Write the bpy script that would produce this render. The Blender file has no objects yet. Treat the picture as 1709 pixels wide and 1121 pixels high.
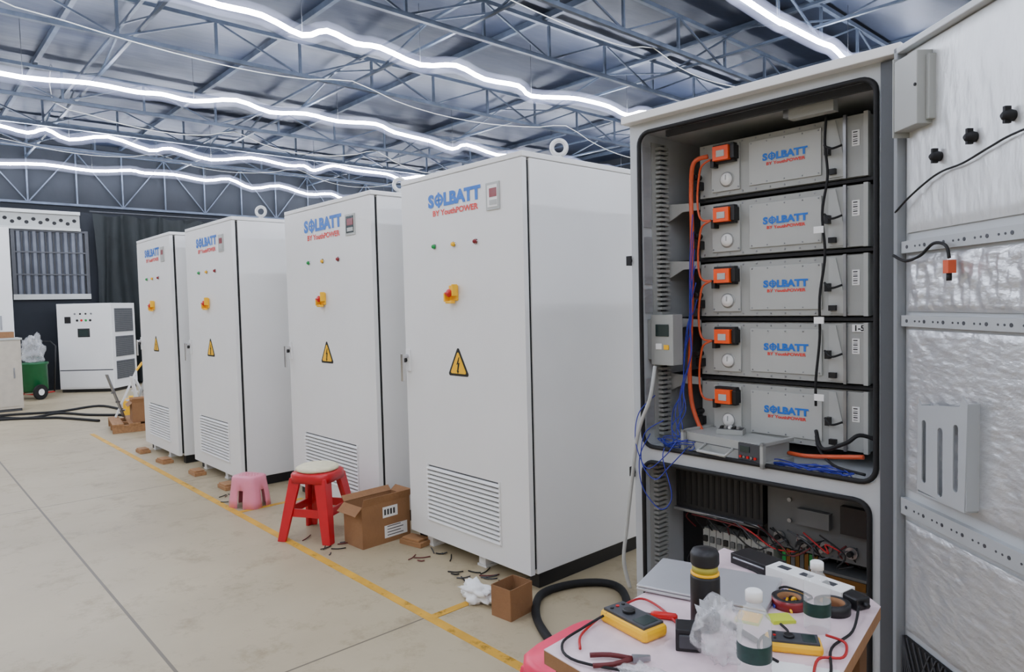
import bpy, bmesh, math, random
from mathutils import Matrix, Vector, noise
random.seed(7)
COL=bpy.context.scene.collection
# ---------------------------------------------------------------- materials
def lin(c):
    return tuple(((v/255)/12.92 if v/255<=.04045 else ((v/255+.055)/1.055)**2.4) for v in c)+(1,)
def mat(name,c,rough=.5,metal=0,var=.06,scale=12,bump=0,bscale=40,emis=0,alpha=1,trans=0,stretch=None,coat=0):
    m=bpy.data.materials.new(name); m.use_nodes=True; nt=m.node_tree; b=nt.nodes["Principled BSDF"]
    L=nt.links.new
    tc=nt.nodes.new("ShaderNodeTexCoord"); mp=nt.nodes.new("ShaderNodeMapping"); L(tc.outputs["Object"],mp.inputs[0])
    if stretch: mp.inputs["Scale"].default_value=stretch
    n=nt.nodes.new("ShaderNodeTexNoise"); n.inputs["Scale"].default_value=scale; n.inputs["Detail"].default_value=5; L(mp.outputs[0],n.inputs["Vector"])
    r=nt.nodes.new("ShaderNodeValToRGB"); L(n.outputs[0],r.inputs[0])
    a=lin(c); r.color_ramp.elements[0].position=.3; r.color_ramp.elements[1].position=.7
    r.color_ramp.elements[0].color=tuple(v*(1-var) for v in a[:3])+(1,); r.color_ramp.elements[1].color=tuple(min(1,v*(1+var)) for v in a[:3])+(1,)
    L(r.outputs[0],b.inputs["Base Color"])
    b.inputs["Roughness"].default_value=rough; b.inputs["Metallic"].default_value=metal
    b.inputs["Transmission Weight"].default_value=trans; b.inputs["Alpha"].default_value=alpha
    b.inputs["Coat Weight"].default_value=coat
    if emis: L(r.outputs[0],b.inputs["Emission Color"]); b.inputs["Emission Strength"].default_value=emis
    if bump:
        n2=nt.nodes.new("ShaderNodeTexNoise"); n2.inputs["Scale"].default_value=bscale; n2.inputs["Detail"].default_value=4; L(mp.outputs[0],n2.inputs["Vector"])
        bp=nt.nodes.new("ShaderNodeBump"); bp.inputs["Strength"].default_value=bump; bp.inputs["Distance"].default_value=.02
        L(n2.outputs[0],bp.inputs["Height"]); L(bp.outputs[0],b.inputs["Normal"])
    return m
WHITE=mat("powder_white",(230,230,227),.52,0,.02,3,.04,220)
WHITE2=mat("powder_white_rack_shaded",(184,188,189),.45,0,.03,4,.04,200)  # rack white darkened to carry the shade over the rack front
POST=mat("shaded_grey_paint",(78,82,86),.45,0,.03,4,.04,200)  # grey darkened to carry the shade on the rack post
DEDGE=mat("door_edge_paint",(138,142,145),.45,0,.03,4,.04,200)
GREYP=mat("module_grey",(160,162,157),.5,0,.03,6)
GREYD=mat("bay_grey",(88,90,90),.5,0,.08,6)
GREYL=mat("plate_grey",(176,178,173),.45,0,.03,6)
DGREY=mat("dark_grey",(60,62,66),.5)
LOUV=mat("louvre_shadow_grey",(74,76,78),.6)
BLACK=mat("black_plastic",(18,18,20),.45)
RUBBER=mat("black_rubber",(10,10,11),.7)
STEEL=mat("steel",(150,152,155),.35,.9,.08,20)
CHROME=mat("chrome",(210,210,212),.18,1)
EYE=mat("eye_bolt",(214,214,210),.3,.4)
GALV=mat("galvanised",(72,82,97),.5,.3,.3,6)
FOIL=mat("foil",(204,206,208),.34,.6,.05,6,.35,12,stretch=(1.5,1,3))
FOIL2=mat("foil_quilt",(206,208,207),.42,.35,.04,6,.2,14,stretch=(3,1,1))
RAIL=mat("rail_paint",(172,176,177),.45,.1,.03,6)
YEL=mat("yellow",(250,190,5),.4,0,.03); RED=mat("red",(200,12,16),.35); GREEN=mat("green",(10,150,70),.4)
ORANGE=mat("orange",(250,84,12),.4); ORCAB=mat("orange_cable",(205,84,44),.45)
BLUEC=mat("blue_cable",(36,44,150),.45); REDC=mat("red_cable",(170,20,24),.45); DRED=mat("dark_red_cable",(92,18,20),.5)
BLUET=mat("logo_blue",(14,105,200),.5,0,.01); REDT=mat("logo_red",(226,52,38),.5,0,.01)
CARD=mat("cardboard",(146,106,70),.85,0,.08,9,.15,60); CARDD=mat("cardboard_dark",(100,70,44),.9,0,.1)
WOOD=mat("wood",(160,118,78),.8,0,.2,5,.2,30,stretch=(1,8,8))
PAPER=mat("paper",(238,238,234),.7,0,.02)
PINK=mat("pink_plastic",(236,140,162),.4,0,.04,coat=.2); HOTPINK=mat("hot_pink",(240,44,92),.4)
REDPL=mat("red_plastic",(196,14,32),.35,0,.05,coat=.2); CUSH=mat("cushion",(228,220,186),.85,0,.08,20,.4,50)
LEDM=mat("led",(232,238,255),.4,0,0,emis=86)
CLEAR=mat("clear_plastic",(240,245,244),.1,0,.02,alpha=.26); BAGM=mat("bag_film",(236,238,238),.2,0,.1,20,.5,30,alpha=.3)
WATER=mat("bottle_label",(18,58,52),.4,0,.25,60); LAPT=mat("laptop_silver",(196,198,200),.35,.5,.02)
OLIVE=mat("olive_band",(176,166,62),.5)
LIME=mat("lime",(200,214,60),.5); SCREEN=mat("lcd",(38,52,50),.2)
DARKRED=mat("led_red",(130,30,36),.3,0,.1); BEIGE=mat("beige",(190,182,166),.5); CURT=mat("curtain",(20,27,28),.75,0,.25,5,.2,12)
SLAT=mat("shutter",(92,96,104),.5,.3,.15,5); DWALL=mat("dark_wall",(24,29,36),.8,0,.2,1.2,.1,8)
PLASTIC_GREEN=mat("bin_green",(12,96,52),.4); COPPER=mat("brass",(120,92,52),.35,.9)
LBL=mat("barcode",(50,50,50),.6)
# added bloom halo round the rope light: uniform emissive volume
GLOW=bpy.data.materials.new("bloom_halo"); GLOW.use_nodes=True
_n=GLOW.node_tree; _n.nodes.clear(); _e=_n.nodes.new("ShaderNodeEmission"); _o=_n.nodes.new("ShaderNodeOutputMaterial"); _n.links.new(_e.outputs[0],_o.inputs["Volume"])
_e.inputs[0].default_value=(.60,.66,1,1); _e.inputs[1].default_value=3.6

def floor_mat():
    m=bpy.data.materials.new("concrete_floor"); m.use_nodes=True; nt=m.node_tree; b=nt.nodes["Principled BSDF"]; L=nt.links.new
    tc=nt.nodes.new("ShaderNodeTexCoord"); N=nt.nodes.new
    def nz(s,d,rough=.55):
        n=N("ShaderNodeTexNoise"); n.inputs["Scale"].default_value=s; n.inputs["Detail"].default_value=d; n.inputs["Roughness"].default_value=rough; L(tc.outputs["Object"],n.inputs["Vector"]); return n
    a=nz(.5,8,.62); r=N("ShaderNodeValToRGB"); L(a.outputs[0],r.inputs[0])
    r.color_ramp.elements[0].position=.32; r.color_ramp.elements[1].position=.68
    r.color_ramp.elements[0].color=lin((164,149,119)); r.color_ramp.elements[1].color=lin((190,176,144))
    s=nz(3.4,8,.76); r2=N("ShaderNodeValToRGB"); L(s.outputs[0],r2.inputs[0]); r2.color_ramp.elements[0].position=.32; r2.color_ramp.elements[1].position=.48
    r2.color_ramp.elements[0].color=lin((198,188,170)); r2.color_ramp.elements[1].color=(1,1,1,1)
    mx=N("ShaderNodeMix"); mx.data_type='RGBA'; mx.blend_type='MULTIPLY'; mx.inputs[0].default_value=.7; L(r.outputs[0],mx.inputs[6]); L(r2.outputs[0],mx.inputs[7])
    sp=N("ShaderNodeSeparateXYZ"); L(tc.outputs["Object"],sp.inputs[0])
    def joint(out,off,period,w):
        ad=N("ShaderNodeMath"); ad.operation='ADD'; ad.inputs[1].default_value=off+period*20; L(out,ad.inputs[0])
        mo=N("ShaderNodeMath"); mo.operation='MODULO'; mo.inputs[1].default_value=period; L(ad.outputs[0],mo.inputs[0])
        lt=N("ShaderNodeMath"); lt.operation='LESS_THAN'; lt.inputs[1].default_value=w; L(mo.outputs[0],lt.inputs[0]); return lt
    j1=joint(sp.outputs[1],1.55,3.4,.014); j2=joint(sp.outputs[0],.15,3.6,.010)
    mxx=N("ShaderNodeMath"); mxx.operation='MAXIMUM'; L(j1.outputs[0],mxx.inputs[0]); L(j2.outputs[0],mxx.inputs[1])
    m2=N("ShaderNodeMix"); m2.data_type='RGBA'; L(mxx.outputs[0],m2.inputs[0]); L(mx.outputs[2],m2.inputs[6]); m2.inputs[7].default_value=lin((104,94,76))
    L(m2.outputs[2],b.inputs["Base Color"]); b.inputs["Roughness"].default_value=.46
    f=nz(30,5); bp=N("ShaderNodeBump"); bp.inputs["Strength"].default_value=.08; L(f.outputs[0],bp.inputs["Height"]); L(bp.outputs[0],b.inputs["Normal"])
    return m
FLOOR=floor_mat()
ROOF=mat("roof_foil",(43,51,69),.46,.5,.5,1.1,.8,2.5,stretch=(1,.35,1))
def line_mat():
    m=mat("floor_yellow",(214,162,44),.6,0,.15,6); nt=m.node_tree; b=nt.nodes["Principled BSDF"]
    n=nt.nodes.new("ShaderNodeTexNoise"); n.inputs["Scale"].default_value=9; n.inputs["Detail"].default_value=8; n.inputs["Roughness"].default_value=.75
    tc=nt.nodes.new("ShaderNodeTexCoord"); nt.links.new(tc.outputs["Object"],n.inputs["Vector"])
    r=nt.nodes.new("ShaderNodeValToRGB"); r.color_ramp.elements[0].position=.34; r.color_ramp.elements[1].position=.45
    r.color_ramp.elements[0].color=(.45,.45,.45,1); nt.links.new(n.outputs[0],r.inputs[0]); nt.links.new(r.outputs[0],b.inputs["Alpha"]); return m
YLINE=line_mat()

# ---------------------------------------------------------------- mesh builder
def crom(pts,n=6):
    P=[Vector(p) for p in pts]; out=[]
    for i in range(len(P)-1):
        a=P[max(i-1,0)];b=P[i];c=P[i+1];d=P[min(i+2,len(P)-1)]
        for k in range(n):
            t=k/n; out.append(.5*((2*b)+(c-a)*t+(2*a-5*b+4*c-d)*t*t+(3*b-a-3*c+d)*t**3))
    out.append(P[-1]); return out
class MB:
    def __init__(s): s.bm=bmesh.new(); s.mats=[]
    def mi(s,m):
        if m not in s.mats: s.mats.append(m)
        return s.mats.index(m)
    def face(s,vs,m,sm=False):
        try: f=s.bm.faces.new(vs)
        except ValueError: return
        f.material_index=s.mi(m); f.smooth=sm; return f
    def box(s,x0,x1,y0,y1,z0,z1,m,M=None):
        c=[Vector((x,y,z)) for x in (x0,x1) for y in (y0,y1) for z in (z0,z1)]
        if M: c=[M@v for v in c]
        v=[s.bm.verts.new(p) for p in c]
        for q in ((0,1,3,2),(4,6,7,5),(0,4,5,1),(2,3,7,6),(0,2,6,4),(1,5,7,3)): s.face([v[i] for i in q],m)
        return s
    def beam(s,p0,p1,w,h,m):
        p0=Vector(p0);p1=Vector(p1);d=p1-p0;q=d.to_track_quat('Y','Z').to_matrix().to_4x4(); M=Matrix.Translation(p0)@q
        return s.box(-w/2,w/2,0,d.length,-h/2,h/2,m,M)
    def tube(s,pts,r,m,seg=8,closed=False,smooth=0,rads=None):
        P=crom(pts,smooth) if smooth else [Vector(p) for p in pts]
        n=len(P); rings=[]; up=Vector((0,0,1)); prev=None
        for i in range(n):
            if closed: t=(P[(i+1)%n]-P[(i-1)%n])
            else: t=P[min(i+1,n-1)]-P[max(i-1,0)]
            if t.length<1e-9: t=Vector((0,0,1))
            t.normalize()
            if prev is None:
                a=t.orthogonal().normalized() if abs(t.z)>.9 else t.cross(up).normalized()
            else:
                a=prev-t*prev.dot(t); a=a.normalized() if a.length>1e-6 else t.orthogonal().normalized()
            prev=a; b=t.cross(a); rr=rads[i] if rads else r
            rings.append([s.bm.verts.new(P[i]+(a*math.cos(2*math.pi*k/seg)+b*math.sin(2*math.pi*k/seg))*rr) for k in range(seg)])
        for i in range(n if closed else n-1):
            A=rings[i];B=rings[(i+1)%n]
            for k in range(seg): s.face([A[k],A[(k+1)%seg],B[(k+1)%seg],B[k]],m,True)
        if not closed: s.face(rings[0][::-1],m); s.face(rings[-1],m)
        return s
    def cyl(s,p0,p1,r,m,r1=None,seg=18): return s.tube([p0,p1],r,m,seg,rads=[r,r if r1 is None else r1])
    def lathe(s,prof,c,m,seg=24,M=None,sx=1,sy=1):
        rings=[];c=Vector(c)
        for q in prof:
            R=[]
            for k in range(seg):
                v=Vector((q[0]*math.cos(2*math.pi*k/seg)*sx,q[0]*math.sin(2*math.pi*k/seg)*sy,q[1]))
                if M: v=M@v
                R.append(s.bm.verts.new(v+c))
            rings.append(R)
        for i in range(len(rings)-1):
            mm=prof[i+1][2] if len(prof[i+1])>2 else m
            for k in range(seg): s.face([rings[i][k],rings[i][(k+1)%seg],rings[i+1][(k+1)%seg],rings[i+1][k]],mm,True)
        s.face(rings[0][::-1],m); s.face(rings[-1],prof[-1][2] if len(prof[-1])>2 else m); return s
    def prism(s,pts,vec,m):
        vec=Vector(vec); A=[s.bm.verts.new(Vector(p)) for p in pts]; B=[s.bm.verts.new(Vector(p)+vec) for p in pts]; n=len(pts)
        s.face(A,m); s.face(B[::-1],m)
        for i in range(n): s.face([A[i],B[i],B[(i+1)%n],A[(i+1)%n]],m)
        return s
    def mesh(s,me,M,m):
        vs=[s.bm.verts.new(M@v.co) for v in me.vertices]
        for p in me.polygons: s.face([vs[i] for i in p.vertices],m)
        return s
    def obj(s,name,parent=None,world=False,bevel=0,label=None,fix=True):
        if fix: bmesh.ops.recalc_face_normals(s.bm,faces=s.bm.faces[:])
        me=bpy.data.meshes.new(name); s.bm.to_mesh(me); s.bm.free()
        for m in s.mats: me.materials.append(m)
        o=bpy.data.objects.new(name,me); COL.objects.link(o)
        if parent:
            o.parent=parent
            if world: o.matrix_parent_inverse=PM[parent.name].inverted()
        if bevel:
            b=o.modifiers.new("bevel",'BEVEL'); b.width=bevel; b.segments=2; b.limit_method='ANGLE'; b.angle_limit=.7
        if label: o["label"]=label
        return o
PM={}
def thing(name,label,cat,loc=(0,0,0),rz=0,group=None):
    e=bpy.data.objects.new(name,None); COL.objects.link(e); e.location=loc; e.rotation_euler=(0,0,rz); e.empty_display_size=.1
    PM[e.name]=Matrix.Translation(loc)@Matrix.Rotation(rz,4,'Z')
    e["label"]=label; e["category"]=cat
    if group: e["group"]=group
    return e
def tag(o,label,cat,group=None):
    o["label"]=label;o["category"]=cat
    if group:o["group"]=group
    return o
def struct(o): o["kind"]="structure"; return o
def dup(o,delta,parent=None):
    c=o.copy(); COL.objects.link(c)
    if parent: c.parent=parent
    else: c.location=Vector(o.location)+Vector(delta)
    if o.parent is None: PM[c.name]=Matrix.Translation(c.location)@Matrix.Rotation(c.rotation_euler.z,4,'Z')
    for k in list(o.children): dup(k,None,c)
    return c
def curve_mesh(cu):
    ob=bpy.data.objects.new("tmp",cu); COL.objects.link(ob); bpy.context.view_layer.update()
    dg=bpy.context.evaluated_depsgraph_get(); me=bpy.data.meshes.new_from_object(ob.evaluated_get(dg)); bpy.data.objects.remove(ob); return me
def text_mesh(body,size,bold=0,ext=0):
    cu=bpy.data.curves.new("t",'FONT'); cu.body=body; cu.size=size; cu.offset=bold; cu.extrude=ext; cu.resolution_u=3
    me=curve_mesh(cu); xsv=[v.co.x for v in me.vertices]
    return me,min(xsv),max(xsv)
def holed(outer,holes,th):
    cu=bpy.data.curves.new("p",'CURVE'); cu.dimensions='2D'; cu.fill_mode='BOTH'; cu.extrude=th/2
    for pts in [outer]+holes:
        sp=cu.splines.new('POLY'); sp.points.add(len(pts)-1); sp.use_cyclic_u=True
        for i,p in enumerate(pts): sp.points[i].co=(p[0],p[1],0,1)
    return curve_mesh(cu)
def rrect(x0,x1,z0,z1,r,n=6):
    o=[]
    for cx,cz,a in ((x1-r,z1-r,0),(x0+r,z1-r,90),(x0+r,z0+r,180),(x1-r,z0+r,270)):
        for k in range(n+1):
            t=math.radians(a+90*k/n); o.append((cx+r*math.cos(t),cz+r*math.sin(t)))
    return o
XZ=Matrix.Rotation(math.pi/2,4,'X')

# ---------------------------------------------------------------- logo mesh (unit width)
def make_logo():
    b=MB()
    S,s0,s1=text_mesh("S",.2,.011); Lm,l0,l1=text_mesh("LBATT",.2,.011)
    zs=[v.co.y for v in S.vertices]; cap=max(zs)-min(zs); z0=min(zs)
    M=lambda dx,dy=0:Matrix.Translation((dx,dy,0))
    b.mesh(S,XZ@M(-s0),BLUET); x=s1-s0+.008
    r=cap*.46; cx=x+r; cz=z0+cap/2
    for i in range(24):
        a=2*math.pi*i/24;c=2*math.pi*(i+1)/24; ri=r*.60
        b.face([b.bm.verts.new((cx+q*math.cos(t),0,cz+q*math.sin(t))) for q,t in ((ri,a),(r,a),(r,c),(ri,c))],BLUET)
    b.box(cx-.014,cx+.014,-.0003,.0,cz-r*1.22,cz+r*1.22,BLUET); b.box(cx-r*.9,cx+r*.9,-.0003,0,cz-.009,cz+.009,BLUET)
    x=cx+r+.008
    b.mesh(Lm,XZ@M(x-l0),BLUET); W=x+l1-l0
    T,t0,t1=text_mesh("BY YouthPOWER",.092,.003); k=W*.86/(t1-t0)
    b.mesh(T,XZ@Matrix.Translation((W*.09-t0*k,z0-.1,0))@Matrix.Diagonal((k,1,1,1)),REDT)
    for v in b.bm.verts: v.co=Vector(((v.co.x)/W-.5,v.co.y,(v.co.z-z0)/W*.86))
    me=bpy.data.meshes.new("logo_lettering"); b.bm.to_mesh(me)
    for m in b.mats: me.materials.append(m)
    return me
LOGO=make_logo()
def logo(parent,x,y,z,w):
    o=bpy.data.objects.new("logo_lettering",LOGO); COL.objects.link(o); o.parent=parent; o.location=(x,y,z); o.scale=(w,w,w)
    o["label"]="blue company lettering over a small red line"; return o

# ---------------------------------------------------------------- room
X0,X1,Y0,Y1,ZC=-13.3,7,-8,10.6,4.78
struct(MB().box(X0-.1,X1+.1,Y0-.1,Y1+.1,-.1,0,FLOOR).obj("floor"))
struct(MB().box(X0-.1,X1+.1,Y0-.1,Y1+.1,ZC,ZC+.1,ROOF).obj("ceiling"))
struct(MB().box(X0-.1,X0,Y0-.1,Y1+.1,0,ZC,DWALL).obj("wall_left"))
struct(MB().box(X1,X1+.1,Y0-.1,Y1+.1,0,ZC,BEIGE).obj("wall_right"))
struct(MB().box(X0,X1,Y1,Y1+.1,0,ZC,DWALL).obj("wall_back"))
struct(MB().box(X0,X1,Y0-.1,Y0,0,ZC,BEIGE).obj("wall_front"))
struct(MB().box(-7.1,2.9,-.555,-.507,0,.002,YLINE).obj("trim_1"))
struct(MB().box(-.15,-.105,-.507,-.02,0,.002,YLINE).obj("trim_2"))
struct(MB().box(-2.52,-2.475,-.507,-.03,0,.002,YLINE).obj("trim_3"))
b=MB().box(X0,X0+.12,-4,.62,3.36,3.42,GREYL).box(X0,X0+.05,-4,.62,3.08,3.36,GREYP).box(X0,X0+.12,-4,.62,3.05,3.1,GREYL)
for i in range(24):
    y=-2+i*.11
    b.cyl((X0+.05,y,3.22+.06*(i%2)-.03),(X0+.054,y,3.22+.06*(i%2)-.03),.035,RUBBER,seg=10)
struct(b.obj("trim_4"))
b=MB().box(X0,X0+.07,-.50,.75,1.74,1.84,GREYL).box(X0,X0+.06,-.50,.75,3.02,3.06,DGREY).box(X0,X0+.06,-.50,-.44,1.84,3.02,DGREY).box(X0,X0+.06,.69,.75,1.84,3.02,DGREY).box(X0,X0+.005,-.44,.69,1.84,3.02,BLACK)
for i in range(9):
    y=-.44+i*.126
    b.prism([(X0+.008,y,1.84),(X0+.045,y+.03,1.84),(X0+.045,y+.08,1.84),(X0+.008,y+.105,1.84)],(0,0,1.18),SLAT)
for z in (2.2,2.62): b.box(X0+.045,X0+.06,-.44,.69,z,z+.025,DGREY)
struct(b.obj("window_1"))
def curtain(y0,y1,z0,z1,x,ph):
    b=MB(); n=int((y1-y0)/.04); V=[]
    for i in range(n+1):
        y=y0+(y1-y0)*i/n; dx=.045*math.sin(i*.8+ph+2.2*noise.noise(Vector((i*.13,0,1))))+.05*noise.noise(Vector((i*.3,4,0)))
        V.append([b.bm.verts.new((x+max(-.1,dx*(1+.4*k/6)+.05*noise.noise(Vector((i*.2,k*.6,9)))),y+.05*math.sin(k*.7+i*.3),z1-.06*abs(math.sin(i*.21))*(k==0)+(z0-z1)*k/6)) for k in range(7)])
    for i in range(n):
        for k in range(6): b.face([V[i][k],V[i+1][k],V[i+1][k+1],V[i][k+1]],CURT,True)
    b.tube([(x,y0-.05,z1+.02),(x,y1+.05,z1+.02)],.015,DGREY)
    return b.obj("curtain")
tag(curtain(.82,5.2,.05,3.42,X0+.17,0),"long black folded fabric curtain hung against the end wall","curtain")
def truss(x,zb=4.3,zt=4.7,st=1.0,lab="galvanised steel lattice roof truss with diagonal webs"):
    b=MB()
    for z in (zb,zt): b.box(x-.024,x+.024,Y0+.02,Y1-.02,z-.022,z+.022,GALV)
    y=Y0+.6;i=0
    while y<Y1-st:
        b.box(x-.014,x+.014,y-.014,y+.014,zb,zt,GALV)
        b.beam((x,y,zb if i%2 else zt),(x,y+st,zt if i%2 else zb),.02,.02,GALV); y+=st;i+=1
    return tag(b.obj("roof_truss"),lab,"truss","roof trusses")
for x in (-11.6,-10.0,-8.5,-5.6,-3.3,-2.2,-1.0,1.4,4): truss(x)
truss(X0+.05,3.56,4.6,.8,"deep steel lattice girder along the end wall")
def ctruss(y,zb=4.4,zt=4.66):
    b=MB()
    for z in (zb,zt): b.box(X0+.02,X1-.02,y-.018,y+.018,z-.014,z+.014,GALV)
    x=X0+.5;i=0
    while x<X1-1.2:
        b.beam((x,y,zb if i%2 else zt),(x+1.1,y,zt if i%2 else zb),.018,.018,GALV); x+=1.1;i+=1
    return tag(b.obj("roof_truss"),"slender steel cross truss linking the roof frames","truss","cross trusses")
for y in (-.2,2.4,5.4,8.2,-3): ctruss(y)
ctruss(Y1-.06,3.5,4.6)
for i in range(9):
    y=-7+i*2.1
    tag(MB().box(X0+.02,X1-.02,y-.025,y+.025,4.71,ZC-.001,GALV).obj("roof_purlin"),"galvanised steel purlin running beneath the roof sheeting","purlin","roof purlins")
for x in (-12.75,-10.15,-7.0,-3.97,-.85,2.3,5.4):
    pts=[(x,Y0+.002,4.22)];y=Y0+.5;k=0
    while y<Y1-.4:
        pts.append((x+random.uniform(-.05,.05),y,4.2+random.uniform(-.04,.04)-(.04 if k%2 else -.02)+.04*math.sin(y*.9+x))); y+=random.uniform(.22,.8);k+=1
    pts.append((x,Y1-.002,4.22))
    e=thing("led_strip_light","glowing cool-white flexible light strip sagging from the roof","light",(x,0,4.2),0,"roof light strips")
    MB().tube(pts,.025,LEDM,seg=6,smooth=3).obj("light_tube",e,True)
    if x<1: MB().tube(pts,.095,GLOW,seg=12,smooth=3).obj("bloom_halo_volume",e,True,label="soft bluish bloom halo added around the strip")  # added volume imitating bloom, not a part of the strip
    for p in pts[2:-2:4]: MB().tube([(p[0],p[1],p[2]+.02),(p[0],p[1],ZC)],.003,DGREY,seg=5).obj("hanger_cord",e,True)
def wire(p0,p1,sag,n,r=.005,m=PAPER):
    pts=[]
    p0=Vector(p0);p1=Vector(p1)
    for i in range(n*6+1):
        t=i/(n*6); f=(t*n)%1; p=p0.lerp(p1,t); p.z-=sag*4*f*(1-f); p.x+=.12*math.sin(i*.7); pts.append(p)
    pts=[Vector((p0.x,p0.y,ZC))]+pts+[Vector((p1.x,p1.y,ZC))]
    return tag(MB().tube(pts,r,m,seg=5,smooth=2).obj("electric_wire"),"thin white electric wire looping between the roof trusses","wire","roof wires")
for a in (((-11.5,-1,4.4),(-11.5,9.5,4.35),.2,4),((-8.6,-.5,4.3),(-8.9,9.5,4.3),.22,4,.007),((-5.2,-1.6,4.3),(-5.5,9.8,4.3),.22,3,.006),((-2.3,1.5,4.3),(-2.0,9.8,4.3),.2,3)): wire(*a)

# ---------------------------------------------------------------- white cabinets
def cabinet(xr,yf,W,label,D=1.15,disp=DARKRED,eyes=((-.08,.25),)):
    e=thing("electrical_cabinet",label,"cabinet",(xr-W/2,yf,0),0,"row of white cabinets"); R=W/2; k=W/1.061
    b=MB().box(-R,R,.05,D,.075,2.17,WHITE).box(-R-.004,R+.004,0,D+.004,2.172,2.2,WHITE)
    b.box(-R+.012,R-.008,.03,.052,.1,2.16,RUBBER)
    b.obj("cabinet_body",e,bevel=.004)
    b=MB()
    for x0,x1 in ((-R+.005,-R+.07),(R-.07,R-.003)): b.box(x0,x1,.06,D,0.002,.073,BLACK)
    b.box(-R+.07,R-.07,D-.06,D,.002,.073,BLACK); b.obj("plinth",e)
    for x in (-R+.1,R-.47*k):
        MB().box(x,x+.055,.05,.12,0,.075,WHITE).box(x-.01,x+.065,.045,.13,0,.012,WHITE).obj("foot",e)
    for ex,ey in eyes:
        b=MB().cyl((R+ex,ey,2.2),(R+ex,ey,2.212),.026,EYE,seg=14).cyl((R+ex,ey,2.205),(R+ex,ey,2.225),.014,EYE,seg=10)
        c=Vector((R+ex,ey,2.264)); ang=.83
        b.tube([c+Vector((math.cos(ang)*math.cos(t),math.sin(ang)*math.cos(t),math.sin(t)))*.038 for t in [2*math.pi*i/24 for i in range(24)]],.0125,EYE,closed=True)
        b.obj("lifting_eye",e)
    x0=R-.87*k;x1=R-.22*k;z0,z1=.185,.515
    me=holed([(-R,.08),(R,.08),(R,2.168),(-R,2.168)],[[(x0,z0),(x1,z0),(x1,z1),(x0,z1)]],.03)
    d=MB().mesh(me,Matrix.Translation((0,.015,0))@XZ,WHITE).obj("door",e)
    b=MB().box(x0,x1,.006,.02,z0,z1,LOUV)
    n=13;h=(z1-z0)/n
    for i in range(n):
        z=z0+i*h
        b.prism([(x0,.008,z+h*.62),(x0,-.003,z+h*.54),(x0,-.009,z+h*.34),(x0,-.011,z+h*.08),(x0,-.008,z-h*.02),(x0,.008,z+h*.1)],(x1-x0,0,0),WHITE)
    b.box(x0-.004,x0+.008,-.006,.02,z0-.004,z1+.004,WHITE).box(x1-.008,x1+.004,-.006,.02,z0-.004,z1+.004,WHITE)
    b.obj("vent_louver",d)
    hx=-R+.03
    b=MB().box(hx-.02,hx+.022,-.01,0,1.06,1.19,WHITE).cyl((hx,-.045,1.15),(hx,-.01,1.15),.012,CHROME)
    b.box(hx-.011,hx+.011,-.055,-.042,1.0,1.165,CHROME).cyl((hx-.015,-.02,1.125),(hx-.015,-.01,1.125),.012,RUBBER).box(hx-.055,hx-.03,-.02,.01,1.11,1.135,BLACK)
    b.obj("handle",d,bevel=.002,label="chrome swing handle")
    for off,m,nm in ((.735,GREEN,"green"),(.555,YEL,"yellow"),(.365,DARKRED,"red")):
        x=R-off*k
        MB().cyl((x,-.006,1.785),(x,0,1.785),.017,CHROME).lathe([(.012,0),(.012,.008),(.008,.014),(.002,.016)],(x,-.006,1.785),m,M=Matrix.Rotation(math.pi/2,4,'X'),seg=14).obj("indicator_light",d,label=nm+" round indicator lamp")
    x=R-.565*k
    b=MB().box(x-.036,x+.036,-.012,0,1.475,1.56,YEL).box(x-.044,x-.03,-.045,-.012,1.47,1.52,YEL).box(x+.03,x+.044,-.045,-.012,1.5,1.565,YEL).box(x-.035,x+.02,-.04,-.012,1.46,1.476,YEL)
    b.cyl((x,-.035,1.517),(x,-.012,1.517),.014,RED).lathe([(.021,0),(.023,.008),(.019,.014),(.01,.017)],(x,-.032,1.517),RED,M=Matrix.Rotation(math.pi/2,4,'X'))
    b.box(x-.02,x+.02,-.055,-.045,1.511,1.523,RED)
    b.obj("emergency_stop",d,bevel=.003,label="red mushroom button in a yellow guard")
    x=R-.545*k; zb=1.055; s=.088
    def tri(sc,y,m,b):
        c=(x,zb+.058); P=[]
        for a in (90,210,330):
            ar=math.radians(a); vx,vz=c[0]+sc*s*1.13*math.cos(ar),c[1]+sc*s*1.13*math.sin(ar)
            for t in (-40,0,40):
                q=math.radians(a+t); P.append((vx-.012*sc*math.cos(ar)*1.6+.012*math.cos(q)*sc,y,vz-.012*sc*math.sin(ar)*1.6+.012*math.sin(q)*sc))
        b.prism(P,(0,.001,0),m)
    b=MB(); tri(1.08,-.002,BLACK,b); tri(.82,-.0032,YEL,b)
    P=[(.008,.055),(-.016,.008),(-.002,.012),(-.010,-.03),(-.016,-.026),(-.004,-.048),(.008,-.03),(.001,-.031),(.016,.022),(.002,.018),(.014,.055)]
    b.prism([(x+px*.9,-.0045,zb+.058+pz*.9) for px,pz in P],(0,.001,0),BLACK)
    b.obj("warning_sign",d,label="yellow triangle with black lightning bolt",fix=False)
    x0=R-.27*k;x1=R-.165*k
    b=MB().box(x0,x1,-.006,0,1.935,2.075,GREYL).box(x0+.014,x1-.014,-.008,-.005,1.95,2.062,PAPER if disp is DARKRED else disp)
    b.box(x0+.03,x1-.018,-.0095,-.007,2.0,2.045,DARKRED).box(x0+.03,x1-.018,-.0095,-.007,1.96,1.985,GREYL)
    b.obj("display",d,label="small rectangular status display")
    logo(d,R-.55*k,-.0025,2.003,.47*k)
    return e
cabinet(0,0,1.061,"tall white cabinet with steel lifting ring beside open battery rack",eyes=((-.06,.33),))
cabinet(-1.419,0,1.271,"tall white cabinet with dark display behind red stool",disp=SCREEN,eyes=((-.05,.26),))
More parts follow.
